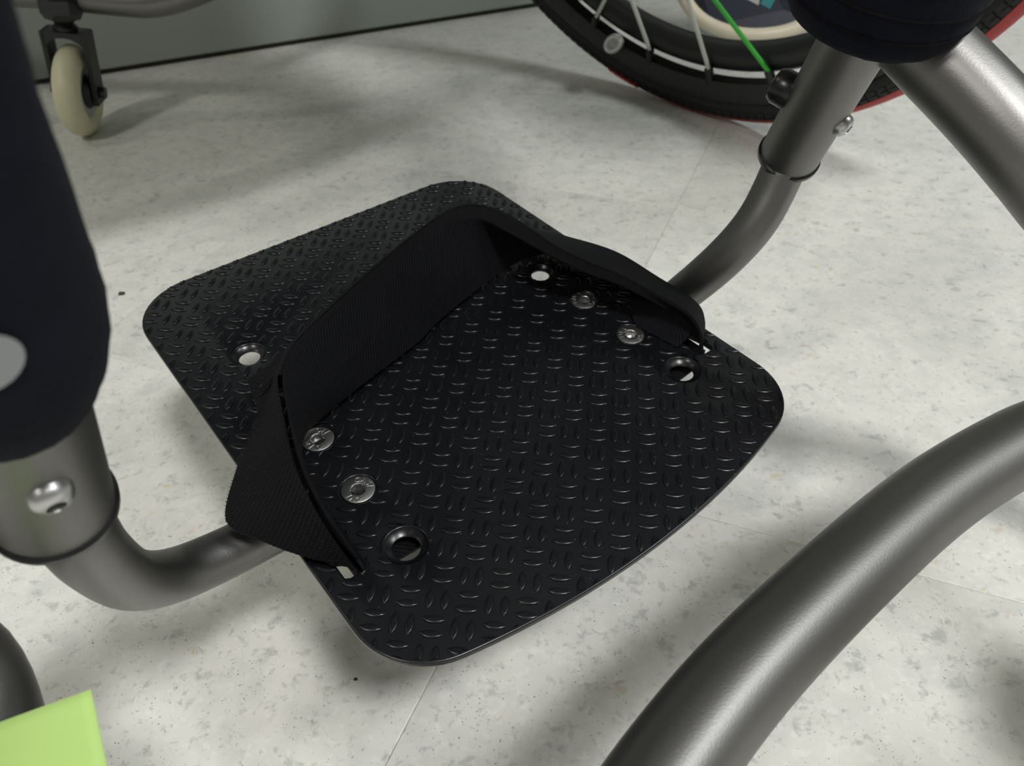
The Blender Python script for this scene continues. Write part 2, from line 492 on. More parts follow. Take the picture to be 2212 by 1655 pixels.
def plate_mesh():
    BV = 0.065
    cu = bpy.data.curves.new('t', 'CURVE'); cu.dimensions = '2D'; cu.fill_mode = 'BOTH'
    cu.extrude = THK / 2 - BV; cu.bevel_depth = BV; cu.bevel_resolution = 2; cu.offset = -BV
    loops = [outline] + [circ(a, b, 0.68) for a, b in SCREWS] + [circ(h[0], h[1], h[3]) for h in HOLES] + [slot(a, b) for a, b in SLOTS]
    for k, lp in enumerate(loops):
        sp = cu.splines.new('POLY'); sp.points.add(len(lp) - 1); sp.use_cyclic_u = True
        for p, (a, b) in zip(sp.points, lp): p.co = (a, b, 0, 1)
    ob = bpy.data.objects.new('t', cu); COL.objects.link(ob)
    me = bpy.data.meshes.new_from_object(ob.evaluated_get(bpy.context.evaluated_depsgraph_get()))
    bpy.data.objects.remove(ob); bpy.data.curves.remove(cu)
    for v in me.vertices: v.co = pw(v.co.x, v.co.y, v.co.z - THK / 2)
    bm = bmesh.new(); bm.from_mesh(me); bpy.data.meshes.remove(me)
    bmesh.ops.remove_doubles(bm, verts=bm.verts[:], dist=1e-6)
    # countersunk seats of the four open holes
    for a, b, r, ro in HOLES:
        c = pw(a, b, 0)
        lathe_bm([(ro * CELL, -0.03 * CELL), ((ro * .93) * CELL, -0.10 * CELL), (r * CELL, -0.20 * CELL), (r * CELL, -THK * CELL), (ro * 1.1 * CELL, -THK * CELL)], c, PN, 32, bm=bm)
    for a, b in SCREWS:
        lathe_bm([(0.68 * CELL, -0.06 * CELL), (0.35 * CELL, -0.26 * CELL)], pw(a, b, 0), PN, 32, bm=bm)
    return bm


plate = from_bm('footplate', plate_mesh(), M['plate'], chair, True, 35)

# raised lens-shaped bars of the tread, two by two, alternately along and across
bm = bmesh.new()
LH, WH, HH = 0.39, 0.145, 0.062


def blocked(a, b):
    if not inside(a, b, 0.06): return True
    for q in SCREWS:
        if math.hypot(a - q[0], b - q[1]) < 0.74: return True
    for q in HOLES:
        if math.hypot(a - q[0], b - q[1]) < q[3] + 0.05: return True
    for q in SLOTS:
        if abs(a - q[0]) < SL + .08 and abs(b - q[1]) < SW + .08: return True
    return False


r2 = math.sqrt(0.5)
NU = 10
VV = ((-1, -0.004), (-0.94, 0.022), (-0.82, 0.044), (-0.60, 0.060), (-0.36, 0.066), (0.36, 0.066), (0.60, 0.060), (0.82, 0.044), (0.94, 0.022), (1, -0.004))
NV = len(VV) - 1
nbar = 0
for i in range(-30, 31):
    for j in range(-30, 31):
        for s in (-0.262, 0.262):
            if (i + j) % 2 == 0: c = (i + s, j); d = (0, 1)     # pair standing up
            else: c = (i, j + s); d = (1, 0)
            ab = ((c[0] + c[1]) * r2, (c[1] - c[0]) * r2)
            if not inside(ab[0], ab[1], -0.2): continue
            g = []
            for p in range(NU + 1):
                u = -1 + 2 * p / NU; wloc = WH * (1 - u * u) ** 0.75 + 0.010
                row = []
                for q in range(NV + 1):
                    v, hv = VV[q]
                    x = c[0] + d[0] * u * LH + d[1] * v * wloc; y = c[1] + d[1] * u * LH + d[0] * v * wloc
                    a, b = (x + y) * r2, (y - x) * r2
                    h = hv * (1 - 0.45 * u ** 4) if abs(v) < 1 else hv
                    row.append(None if blocked(a, b) else bm.verts.new(pw(a, b, h)))
                g.append(row)
            ok = 0
            for p in range(NU):
                for q in range(NV):
                    f4 = (g[p][q], g[p + 1][q], g[p + 1][q + 1], g[p][q + 1])
                    if None not in f4: bm.faces.new(f4); ok += 1
            nbar += ok > 0
loose = [v for v in bm.verts if not v.link_faces]
bmesh.ops.delete(bm, geom=loose, context='VERTS')
tr = from_bm('tread_pattern', bm, M['plate'], plate); tr['kind'] = 'stuff'


# flat-headed socket screws
def screw(a, b, text, spin, proud):
    z0 = proud
    c = pw(a, b, 0)
    R = 0.645 * CELL; hx = 0.245 * CELL
    prof = [(R * .93, -0.16 * CELL), (R, -0.02 * CELL), (R * .985, z0), (R * .95, z0 + 0.012 * CELL), (hx * 1.25, z0 + 0.012 * CELL), (hx * 1.10, z0 - 0.03 * CELL)]
    prof = [(r, h if abs(h) > 0.001 * CELL or h == z0 else h) for r, h in prof]
    b_ = lathe_bm([(r, h) for r, h in prof], c, PN, 40)
    xd = PA; yd = PB
    bolt_letters(b_, [(t, g + spin) for t, g in text], c + PN * (z0 + 0.010 * CELL), xd, yd, PN, R * 0.70, 0.32 * CELL, None)
    o = from_bm('screw', b_, M['steel'], plate, True, 35)
    # hexagon socket
    hb = bmesh.new(); pr = []
    for w_, rr in ((z0 + 0.0, 1.12), (-0.10 * CELL, 1.0), (-0.26 * CELL, 1.0), (-0.30 * CELL, 0.0)):
        pr.append([hb.verts.new(c + PN * w_ + (xd * math.cos(t) + yd * math.sin(t)) * hx * rr) for t in (PI / 3 * k + spin for k in range(6))] if rr else [hb.verts.new(c + PN * w_)])
    for r0, r1 in zip(pr, pr[1:]):
        for k in range(6):
            if len(r1) == 1: hb.faces.new((r0[k], r0[(k + 1) % 6], r1[0]))
            else: hb.faces.new((r0[k], r0[(k + 1) % 6], r1[(k + 1) % 6], r1[k]))
    me = bpy.data.meshes.new('t'); hb.to_mesh(me); hb.free()
    b3 = bmesh.new(); b3.from_mesh(o.data); b3.from_mesh(me); bpy.data.meshes.remove(me)
    b3.to_mesh(o.data); b3.free()
    o.data.set_sharp_from_angle(angle=math.radians(30))
    return o


TX = 128  # direction of the letters' top, so that it points away from the viewer
screw(*SCREWS[0], [('O', 210), ('/', 236), ('/', 258), ('C', 116), ('S', 94), ('/', 64), ('O', 26)], 0, 0.0)
screw(*SCREWS[1], [('O', 208), ('A', 238), ('S', 266), ('/', 288), ('/', 82), ('V', 58), ('O', 32)], 0, 0.0)
screw(*SCREWS[2], [('O', 112), ('U', 148), ('E', 176), ('Y', 202), ('O', 303), ('B', 326), ('X', 348)], 0, 0.0)
screw(*SCREWS[3], [('O', 116), ('8', 150), ('A', 178), ('S', 318), ('B', 344)], 0, 0.0)

# --- foot-rest tube: one bent bar carried by the two leg sockets ------------------------------
R_T = 0.0085
foot = [(-0.1407, 0.1421, 0.1720), (-0.1450, 0.1415, 0.1570), (-0.1575, 0.1410, 0.1330), (-0.1720, 0.1372, 0.1060), (-0.1830, 0.1280, 0.0880), (-0.1885, 0.1130, 0.0795),
        (-0.1905, 0.0950, 0.0765), (-0.1910, 0.0600, 0.0755), (-0.1910, -0.0100, 0.0760), (-0.1925, -0.0850, 0.0760), (-0.1920, -0.0980, 0.0785), (-0.1844, -0.1065, 0.0909), (-0.1769, -0.1080, 0.1015), (-0.1705, -0.1107, 0.1117), (-0.1653, -0.1149, 0.1223), (-0.1628, -0.1197, 0.1313),
        (-0.1622, -0.1245, 0.1401), (-0.1620, -0.1285, 0.1489), (-0.1618, -0.1308, 0.1547), (-0.1585, -0.1292, 0.1630)]
tube('footrest_tube', [cw(*p) for p in foot], R_T, M['tube'], chair, n=120, sides=36)
# saddle blocks that clamp the plate to the bar
for b in (0.062, -0.070):
    c = cw(-0.190, b, 0.0795)
    from_bm('clamp_block', box_bm(c + PN * 0.0012, PA, PB, PN, 0.044, 0.016, 0.0050, 0.001), M['blackmetal'], chair, True, 40)

# --- leg sockets -------------------------------------------------------------------------
L1 = cw(-0.1407, 0.1421, 0.1678); dL = (AH * 0.416 - BH * 0.08 + UP * 0.876).normalized()
R1 = cw(-0.1620, -0.1312, 0.1547); R2 = cw(-0.1413, -0.1190, 0.1982); dR = (R2 - R1).normalized()
R_S = 0.01148
for c, d, ln in ((L1, dL, 0.15), (R1, dR, 0.12)):
    lathe('leg_tube', [(R_S * .84, -0.002), (R_S, 0.0), (R_S, ln), (R_S * .8, ln)], c, d, M['tube'], chair, 48)
    lathe('collar', [(R_T * 1.0, -0.0028), (R_S * 1.0, -0.0030), (R_S * 1.07, -0.0020), (R_S * 1.07, -0.0004), (R_S * 0.99, 0.0004), (R_T, 0.0002)], c, d, M['gasket'], chair, 48, True)


def button_bolt(c, n, rad):
    b_ = lathe_bm([(rad * 0.75, -0.0020), (rad, -0.0015), (rad * 0.98, 0.0008), (rad * 0.86, 0.0019), (rad * 0.62, 0.0027), (rad * 0.43, 0.0030), (rad * 0.40, 0.0022), (rad * 0.38, -0.0005), (0, -0.0006)], c, n, 36)
    o = from_bm('button_bolt', b_, M['steel'], chair, True, 35)
    lathe('bolt_washer', [(rad * 0.9, -0.0022), (rad * 1.12, -0.0022), (rad * 1.12, -0.0012), (rad * 0.9, -0.0012)], c, n, M['gasket'], o, 36, True)


def on_tube(c, d, t, toward, r):
    p = c + d * t; v = Vector(toward) - p; v = (v - d * v.dot(d)).normalized()
    return p + v * r, v


# --- bumper -------------------------------------------------------------------------------
R_B = 0.0127
bump = [(-0.1080, 0.1350, 0.2480), (-0.1250, 0.1620, 0.2130), (-0.1540, 0.1830, 0.1600), (-0.1560, 0.1765, 0.1210), (-0.1290, 0.1790, 0.1080), (-0.0850, 0.1810, 0.1025), (-0.0460, 0.1680, 0.0990), (-0.0315, 0.1350, 0.0965), (-0.0370, 0.0960, 0.0957),
        (-0.0452, 0.0550, 0.0955), (-0.0492, 0.0210, 0.0958), (-0.0505, -0.0250, 0.0960), (-0.0492, -0.0700, 0.0965), (-0.0430, -0.1120, 0.0968), (-0.0345, -0.1400, 0.0985), (-0.0300, -0.1620, 0.1100), (-0.0340, -0.1650, 0.1320),
        (-0.0480, -0.1480, 0.1530), (-0.0613, -0.1335, 0.1645), (-0.0764, -0.1280, 0.1776), (-0.0897, -0.1268, 0.1868), (-0.1024, -0.1266, 0.1944), (-0.1184, -0.1262, 0.2035), (-0.1320, -0.1255, 0.2120)]
tube('bumper_bar', [cw(*p) for p in bump], R_B, M['tube'], chair, n=200, sides=44)

# --- unseen front castor on the bumper, added to shade the floor at lower right ---------
fcx = Vector((0.224, 0.082, 0.0))
fc = bpy.data.objects.new('added_front_castor', None); COL.objects.link(fc); fc.location = fcx; fc.parent = chair
fc.matrix_parent_inverse = WORLD[chair.name].inverted(); WORLD[fc.name] = Matrix.Translation(fcx)
fprof = [(0.020, -0.012)] + [(0.026 + 0.012 * math.sin(PI * k / 10), -0.013 * math.cos(PI * k / 10)) for k in range(11)] + [(0.020, 0.012)]
lathe('wheel_tyre', fprof, fcx + UP * 0.0385, BH, M['urethane'], fc, 40, True, 60)
lathe('hub', [(0, -0.014), (0.020, -0.012), (0.020, 0.012), (0, 0.014)], fcx + UP * 0.0385, BH, M['blackmetal'], fc, 24)
bm = bmesh.new()
for sg in (-1, 1): box_bm(fcx + BH * (0.0185 * sg) + UP * 0.059, AH, BH, UP, 0.022, 0.005, 0.056, 0.001, bm)
box_bm(fcx + UP * 0.0865, AH, BH, UP, 0.026, 0.042, 0.006, 0.001, bm)
from_bm('fork', bm, M['blackmetal'], fc, False)
lathe('shade_housing', [(0, 0.0895), (0.026, 0.0895), (0.030, 0.093), (0.030, 0.118), (0.026, 0.122), (0, 0.122)], fcx, UP, M['tube'], fc, 40)  # broad housing, sized for the shadow it throws into the corner
tube('added_castor_arm', [cw(-0.0320, -0.1660, 0.1230), Vector((0.262, 0.172, 0.116)), Vector((0.268, 0.122, 0.110)), fcx + Vector((0.022, 0.008, 0.106))], 0.0100, M['tube'], chair, n=30, sides=24)

# --- padded sleeves ----------------------------------------------------------------------
def pad(c, d, prof, n=40, sides=56):
    """prof: (distance along the leg, radius)"""
    pr = catmull(prof, n)
    bm_ = tube_bm([c + d * p[0] for p in pr], [p[1] for p in pr], sides, False)
    p0 = pr[0]
    inner = tube_bm([c + d * p0[0], c + d * (p0[0] + 0.004)], [p0[1], R_S * 1.02], sides, False)
    me = bpy.data.meshes.new('t'); inner.to_mesh(me); inner.free(); bm_.from_mesh(me); bpy.data.meshes.remove(me)
    bmesh.ops.remove_doubles(bm_, verts=bm_.verts[:], dist=1e-6)
    rnd = random.Random(3)
    for v in bm_.verts:
        v.co += Vector((rnd.uniform(-1, 1), rnd.uniform(-1, 1), rnd.uniform(-1, 1))) * 0.00015
    return bm_


pl = from_bm('leg_pad', pad(L1, dL, [(0.0435, 0.0128), (0.047, 0.0140), (0.053, 0.0156), (0.062, 0.0166), (0.072, 0.0161), (0.085, 0.0150), (0.10, 0.0137), (0.12, 0.0130), (0.155, 0.0128)]), M['pad'], chair)
RP0 = cw(-0.1295, -0.1215, 0.2165) + Vector((-0.0075, 0.0002, 0.0002)); dRP = (AH * 0.30 + BH * 0.12 + UP * 0.95).normalized()
prp = from_bm('leg_pad', pad(RP0, dRP, [(-0.005, 0.0235), (-0.003, 0.0262), (0.002, 0.0283), (0.010, 0.0298), (0.02, 0.0304), (0.05, 0.0304), (0.10, 0.0300)]), M['pad'], chair)

# stitched lower hem of the right pad
def hem(c, d, t, rad, parent):
    x = d.orthogonal().normalized(); y = d.cross(x); pts = []
    for k in range(65):
        a = 2 * PI * k / 64; pts.append(c + d * t + (x * math.cos(a) + y * math.sin(a)) * rad)
    from_bm('seam', tube_bm(pts, 0.0005, 6, False), M['edge'], parent)


hem(RP0, dRP, 0.012, 0.0300, prp)
hem(RP0, dRP, 0.0045, 0.0290, prp)

CAMP = Vector((0, 0, 0.281))
# button bolts that pin the foot-rest tube, and the black cap at the back of the right one
n_ = Vector((0.534, -0.729, -0.428)); c_ = L1 + dL * 0.0267 + n_ * R_S * 0.98
button_bolt(c_, n_, 0.0038)
n_ = Vector((0.640, -0.660, -0.393)); n_ = (n_ - dR * n_.dot(dR)).normalized(); c_ = R1 + dR * 0.0265 + n_ * R_S * 0.98
button_bolt(c_, n_, 0.0042)
c_, n_ = on_tube(R1, dR, 0.0260, R1 + (cw(-0.40, -0.03, 0.30) - R1), R_S)
lathe('bolt_cap', [(0.0060, -0.002), (0.0066, 0.0), (0.0066, 0.0042), (0.0055, 0.0062), (0.003, 0.007), (0, 0.0072)], c_, n_, M['gasket'], chair, 32)

# --- heel strap ------------------------------------------------------------------------
E1 = [(1.63, 8.35, -0.15), (1.45, 8.38, 0.1), (0.75, 8.51, 0.8), (-0.21, 8.6, 1.5), (-1.68, 8.46, 2.3), (-3.5, 7.9, 3.0), (-5.27, 7.14, 3.4), (-6.11, 6.18, 3.5), (-6.97, 4.51, 3.5), (-8.12, 1.68, 3.5), (-9.23, -1.39, 3.5),
      (-9.70, -3.30, 3.4), (-9.40, -4.96, 3.2), (-7.94, -5.66, 2.9), (-5.62, -6.26, 2.6), (-4.21, -7.02, 2.2), (-2.68, -7.91, 1.9), (-1.02, -8.65, 1.5), (0.17, -9.29, 1.0), (0.55, -9.35, 0.6), (0.63, -8.75, 0.12), (0.60, -8.50, 0.04)]
E2 = [(-1.2, 8.60, -0.15), (-1.45, 8.55, 0.1), (-2.45, 8.21, 0.5), (-3.7, 7.85, 0.55), (-4.6, 7.45, 0.55), (-5.3, 5.67, 0.5), (-5.98, 3.43, 0.4), (-6.72, 0.6, 0.3), (-7.41, -1.14, 0.3), (-8.32, -4.52, 0.3), (-8.69, -6.85, 0.3), (-8.43, -8.47, 0.3), (-7.8, -9.6, 0.5),
      (-5.83, -10.2, 0.6), (-4.3, -10.0, 0.5), (-3.1, -9.3, 0.3), (-2.2, -8.5, 0.12), (-1.65, -8.15, 0.05), (-0.9, -8.25, 0.04)]
strap, grid = ribbon('heel_strap', E1, E2, M['strap'], chair, n=150, across=12, thick=0.13)
# stitched edge along the strap
pts = [grid[i][0] for i in range(2, 149)]
from_bm('strap_edge', tube_bm(pts, 0.00052, 6), M['edge'], strap)
# second layer: hook-tape tail wrapped round the outside, its free end hanging out on the left
OA = [(1.55, 8.66, 0.05), (0.62, 8.80, 0.9), (-0.34, 8.84, 1.6), (-1.73, 8.70, 2.4), (-3.54, 8.14, 3.05), (-5.3, 7.42, 3.45), (-6.32, 6.28, 3.55)]
OB = [(1.04, 9.2, 0.3), (0.12, 10.02, 0.6), (-0.9, 10.8, 1.0), (-2.05, 11.37, 1.3), (-3.93, 10.17, 1.2), (-5.3, 9.08, 1.0), (-6.6, 8.15, 0.8), (-7.97, 7.8, 1.4)]
tail, tg = ribbon('strap_tail', OA, OB, M['hook'], strap, n=70, across=16, thick=0.13, bulge=-0.12)
OC = [(-5.3, 7.40, 3.45), (-6.32, 6.25, 3.6), (-7.32, 4.3, 3.6), (-8.55, 1.45, 3.6), (-9.78, -1.77, 3.6), (-10.3, -3.66, 3.6), (-10.32, -5.07, 3.5), (-9.42, -5.99, 3.3), (-7.96, -6.52, 2.95), (-6.24, -6.85, 2.6),
      (-4.72, -7.48, 2.25), (-3.01, -8.22, 2.05), (-1.1, -8.68, 1.85), (0.41, -9.04, 1.6), (1.01, -9.25, 1.0), (1.26, -9.4, 0.1), (1.28, -9.45, -0.2)]
OD = [(-7.0, 7.9, 1.2), (-7.2, 6.6, 1.0), (-7.5, 5.0, 0.8), (-8.1, 2.6, 0.7), (-8.9, -0.3, 0.7), (-9.4, -2.9, 0.7), (-9.6, -5.4, 0.7), (-9.4, -7.6, 0.8), (-8.95, -9.0, 0.9), (-7.98, -9.78, 0.8), (-5.69, -10.68, 0.8), (-2.94, -10.79, 0.8), (-0.57, -10.78, 0.8), (0.45, -10.31, 0.6), (0.97, -9.75, 0.0), (1.0, -9.65, -0.2)]
outer, og = ribbon('strap_backing', OC, OD, M['strap'], strap, n=130, across=8, thick=0.13)
# bridge between the two layers along the top
from_data('strap_top_seam', [p for i in range(0, 129) for p in (og[i][0] - PN * 0.0004, min((grid[k][0] for k in range(12, 149)), key=lambda q: (q - og[i][0]).length) - PN * 0.0004)],
          [(2 * i, 2 * i + 1, 2 * i + 3, 2 * i + 2) for i in range(128)], M['edge'], strap)
ribbon('strap_underside', [(1.55, 8.68, -0.05), (1.60, 8.6, -0.45), (1.62, 7.9, -0.75), (1.7, 4.5, -0.85), (1.7, -0.4, -0.85), (1.65, -5.3, -0.85), (1.55, -8.7, -0.75), (1.5, -9.3, -0.45), (1.45, -9.4, -0.05)],
       [(-1.25, 8.68, -0.05), (-1.20, 8.6, -0.45), (-1.18, 7.9, -0.75), (-1.1, 4.5, -0.85), (-1.1, -0.4, -0.85), (-1.15, -5.3, -0.85), (-1.25, -8.7, -0.75), (-1.3, -9.3, -0.45), (-1.35, -9.4, -0.05)], M['hook'], strap, n=70, across=8, thick=0.13)
# the little bristles of the hook tape
bm = bmesh.new(); rnd = random.Random(11)
for i in range(1, 70):
    for j in range(1, 17):
        for s in range(2):
            k, q = i + rnd.uniform(-.3, .3) , j + s * 0.5 + rnd.uniform(-.15, .15)
            if q > 15.98: q = 15.98
            k = min(max(k, 0.02), 69.98)
            i0, j0 = int(k), int(q)
            p = tg[i0][j0].lerp(tg[min(i0 + 1, 70)][j0], k - i0).lerp(tg[i0][min(j0 + 1, 16)].lerp(tg[min(i0 + 1, 70)][min(j0 + 1, 16)], k - i0), q - j0)
            t1 = (tg[min(i0 + 1, 70)][j0] - tg[i0][j0]).normalized(); t2 = (tg[i0][min(j0 + 1, 16)] - tg[i0][j0]).normalized()
            nn = t1.cross(t2).normalized()
            if nn.dot(CAMP - p) < 0: nn = -nn
            p = p + nn * 0.0007 - nn * 0.12 * CELL * math.sin(PI * q / 16) * 0
            h = rnd.uniform(0.0003, 0.00065); lean = t1 * rnd.uniform(-.0002, .0002) + t2 * rnd.uniform(0, .0004)
            a_, b_, c2 = p - t1 * 0.00013, p + t1 * 0.00013, p + t2 * 0.00018
            tip = p + nn * h + lean
            vv = [bm.verts.new(x) for x in (a_, b_, c2, tip)]
            for f in ((0, 1, 3), (1, 2, 3), (2, 0, 3)): bm.faces.new([vv[x] for x in f])
# frayed free edge
for i in range(0, 71):
    for s in range(6):
        k = min(i + rnd.random(), 69.98); i0 = int(k)
        p = tg[i0][16].lerp(tg[i0 + 1][16], k - i0); d_ = (tg[i0][16] - tg[i0][15]).normalized(); t1 = (tg[i0 + 1][16] - tg[i0][16]).normalized()
        tip = p + d_ * rnd.uniform(0.0002, 0.0008) + t1 * rnd.uniform(-.0003, .0003)
        vv = [bm.verts.new(x) for x in (p - t1 * 0.0001, p + t1 * 0.0001, p + PN * 0.0002, tip)]
        for f in ((0, 1, 3), (1, 2, 3), (2, 0, 3)): bm.faces.new([vv[x] for x in f])
br = from_bm('hook_bristles', bm, M['pile'], strap, False); br['kind'] = 'stuff'

# --- rear tube and anti-tip castor ------------------------------------------------------
rear = [(-0.960, 0.130, 0.170), (-0.930, 0.085, 0.145), (-0.9000, 0.0400, 0.1285), (-0.8560, -0.0100, 0.1232), (-0.8150, -0.0560, 0.1160), (-0.7935, -0.0815, 0.1140), (-0.7785, -0.1070, 0.1187), (-0.7655, -0.1395, 0.1297), (-0.7590, -0.1775, 0.1510), (-0.7600, -0.2300, 0.1900), (-0.7500, -0.300, 0.260)]
tube('rear_tube', [cw(*p) for p in rear], R_B, M['tube'], chair, n=90, sides=32)

c0 = Vector((-0.4064, 0.7538, 0)); cu_ = (UP + Vector((0.16, 0.02, 0))).normalized()
cx = Vector((0.985, 0.085, 0)); cx = (cx - cu_ * cx.dot(cu_)).normalized(); cy = cu_.cross(cx)
RW = 0.0415
cc = Vector((c0.x, c0.y, 0)) + cu_ * RW; cc.z = RW * cu_.z + 0.0009
castor = bpy.data.objects.new('castor', None); COL.objects.link(castor); castor.location = cc; castor.parent = chair
castor.matrix_parent_inverse = WORLD[chair.name].inverted(); WORLD[castor.name] = Matrix.Translation(cc)
prof = []
for k in range(13):
    t = PI * k / 12; prof.append((RW - 0.0125 + 0.0125 * math.sin(t) ** 0.9, -0.0118 * math.cos(t)))
prof = [(RW * .56, -0.0100)] + prof + [(RW * .56, 0.0100), (RW * .52, 0.006), (RW * .52, -0.006)]
lathe('wheel_tyre', prof, cc, cx, M['urethane'], castor, 56, True, 60)
lathe('wheel_core', [(0.004, -0.0085), (RW * .30, -0.0085), (RW * .36, -0.0075), (RW * .60, -0.0080), (RW * .60, 0.0085), (RW * .36, 0.0080), (RW * .30, 0.0090), (0.004, 0.0090)], cc, cx, M['scuff'], castor, 40, True)
lathe('hub', [(0, -0.013), (0.012, -0.013), (0.0155, -0.0095), (0.0155, 0.0095), (0.012, 0.0135), (0, 0.0135)], cc, cx, M['blackmetal'], castor, 32)
bm = bmesh.new()
H1 = 0.0545
for s in (-1, 1):
    box_bm(cc + cx * (s * 0.0172) + cu_ * (H1 / 2 - 0.005), cx, cy, cu_, 0.0046, 0.022, H1 + 0.010, 0.0008, bm)
for k in range(8):
    t0, t1 = PI * k / 8, PI * (k + 1) / 8
    x0, x1 = 0.0172 * math.cos(t0), 0.0172 * math.cos(t1); y0, y1 = H1 - 0.017 + 0.0125 * math.sin(t0), H1 - 0.017 + 0.0125 * math.sin(t1)
    hy = H1
    vs = []
    for yy in (-0.011, 0.011):
        for (x, h) in ((x0, y0), (x1, y1), (x1, hy), (x0, hy)):
            vs.append(bm.verts.new(cc + cx * x + cu_ * h + cy * yy))
    for f in ((0, 1, 2, 3), (4, 7, 6, 5), (0, 4, 5, 1), (1, 5, 6, 2), (2, 6, 7, 3), (3, 7, 4, 0)): bm.faces.new([vs[x] for x in f])
from_bm('fork', bm, M['blackmetal'], castor, False)
lathe('axle_bolt', [(0, -0.0235), (0.0045, -0.0235), (0.005, -0.020), (0.005, 0.020), (0.0055, 0.0205), (0.0052, 0.024), (0, 0.0245)], cc, cx, M['gasket'], castor, 24)
lathe('stem', [(0.010, H1 - 0.001), (0.0105, H1 + 0.003), (0.0075, H1 + 0.006), (0.0115, H1 + 0.010), (0.0115, H1 + 0.013), (0.0, H1 + 0.013)], cc, cu_, M['blackmetal'], castor, 28)
hb = lathe_bm([(0, H1 + 0.0105), (0.0155, H1 + 0.0105), (0.0185, H1 + 0.016), (0.0185, H1 + 0.0275), (0.017, H1 + 0.031), (0, H1 + 0.031)], cc, cu_, 8)
from_bm('nut', hb, M['gasket'], castor, True, 20)

# --- big spoked wheel ------------------------------------------------------------------
WC = Vector((0.10649008, 0.69901701, 0.33265367)); WU = Vector((-0.2355735, -0.17843015, 0.95533649)); WM = Vector((-0.76154508, -0.57681617, -0.29552021))
RWH = 0.3482
WC = WC + UP * 0.0010
wheel = bpy.data.objects.new('main_wheel', None); COL.objects.link(wheel); wheel.location = WC; wheel.parent = chair
wheel.matrix_parent_inverse = WORLD[chair.name].inverted(); WORLD[wheel.name] = Matrix.Translation(WC)


def wp(r, ang, off=0.0):
    t = math.radians(ang); return WC + (AH * math.cos(t) + WU * math.sin(t)) * r + WM * off


def ring(name, profile, material, sides=160, a0=None, a1=None, parent=None):
    """profile (radius, offset to the inside) swept round the wheel axis"""
    bm_ = bmesh.new(); rows = []
    full = a0 is None; n = sides
    for k in range(n if full else n + 1):
        t = 360 * k / n if full else a0 + (a1 - a0) * k / n
        rows.append([bm_.verts.new(wp(r, t, o)) for r, o in profile])
    m_ = len(profile)
    for k in range(n):
        r0, r1 = rows[k], rows[(k + 1) % len(rows)]
        for q in range(m_):
            bm_.faces.new((r0[q], r1[q], r1[(q + 1) % m_], r0[(q + 1) % m_]))
    if not full:
        bm_.faces.new(rows[0]); bm_.faces.new(rows[-1][::-1])
    return from_bm(name, bm_, material, parent or wheel, True, 45)


rt = 0.0125
tyre = ring('tyre', [(RWH - rt + rt * math.cos(2 * PI * k / 20), rt * math.sin(2 * PI * k / 20)) for k in range(20)], M['rubber'])
band = [(RWH - rt + (rt + 0.0004) * math.cos(math.radians(g)), (rt + 0.0004) * math.sin(math.radians(g))) for g in range(8, 63, 6)]
inner = [(RWH - rt + (rt - 0.0010) * math.cos(math.radians(g)), (rt - 0.0010) * math.sin(math.radians(g))) for g in range(62, 7, -6)]
ring('tyre_stripe', band + inner, M['red'], parent=tyre)
# moulded blocks along the shoulder of the tread
bm = bmesh.new()
for k in range(220):
    t = 360 * k / 220
    for g in (72, 90):
        gr = math.radians(g); rr = RWH - rt + (rt + 0.0002) * math.cos(gr); oo = (rt + 0.0002) * math.sin(gr)
        rad = AH * math.cos(math.radians(t)) + WU * math.sin(math.radians(t)); tan = -AH * math.sin(math.radians(t)) + WU * math.cos(math.radians(t))
        nn = (rad * math.cos(gr) + WM * math.sin(gr)); ss = tan.cross(nn)
        box_bm(wp(rr, t, oo), tan, ss, nn, 0.0062, 0.0030, 0.0012, 0, bm)
tb = from_bm('tread_blocks', bm, M['rubber'], tyre, False); tb['kind'] = 'stuff'
# maker's patch on the tyre: red with a pale middle
a0, a1 = -107.0, -100.6
def patch(name, ga, gb, ta, tb_, lift, material):
    p1 = [(RWH - rt + (rt + lift) * math.cos(math.radians(g)), (rt + lift) * math.sin(math.radians(g))) for g in range(ga, gb + 1, 4)]
    p2 = [(RWH - rt + (rt - 0.0006) * math.cos(math.radians(g)), (rt - 0.0006) * math.sin(math.radians(g))) for g in range(gb, ga - 1, -4)]
    return ring(name, p1 + p2, material, 14, ta, tb_, parent=tyre)
patch('tyre_label', 36, 76, a0, a1, 0.0016, M['label_red'])
patch('label_print', 44, 66, a0 + 1.4, a1 - 1.4, 0.0019, M['label_white'])
rim_prof = [(0.3265, 0.0105), (0.3265, -0.0105), (0.3205, -0.0100), (0.3105, -0.0060), (0.3100, 0.0060), (0.3205, 0.0100)]
rim = ring('rim', rim_prof, M['blackmetal'])
ring('handrim', [(0.2935 + 0.0130 * math.cos(2 * PI * k / 16), -0.012 + 0.0130 * math.sin(2 * PI * k / 16)) for k in range(16)], M['blackmetal'])
lathe('hub', [(0, -0.05), (0.014, -0.05), (0.016, -0.045), (0.030, -0.040), (0.030, -0.034), (0.017, -0.028), (0.017, 0.022), (0.030, 0.028), (0.030, 0.034), (0.014, 0.038), (0.013, 0.055), (0, 0.055)], WC, WM, M['blackmetal'], wheel, 32)
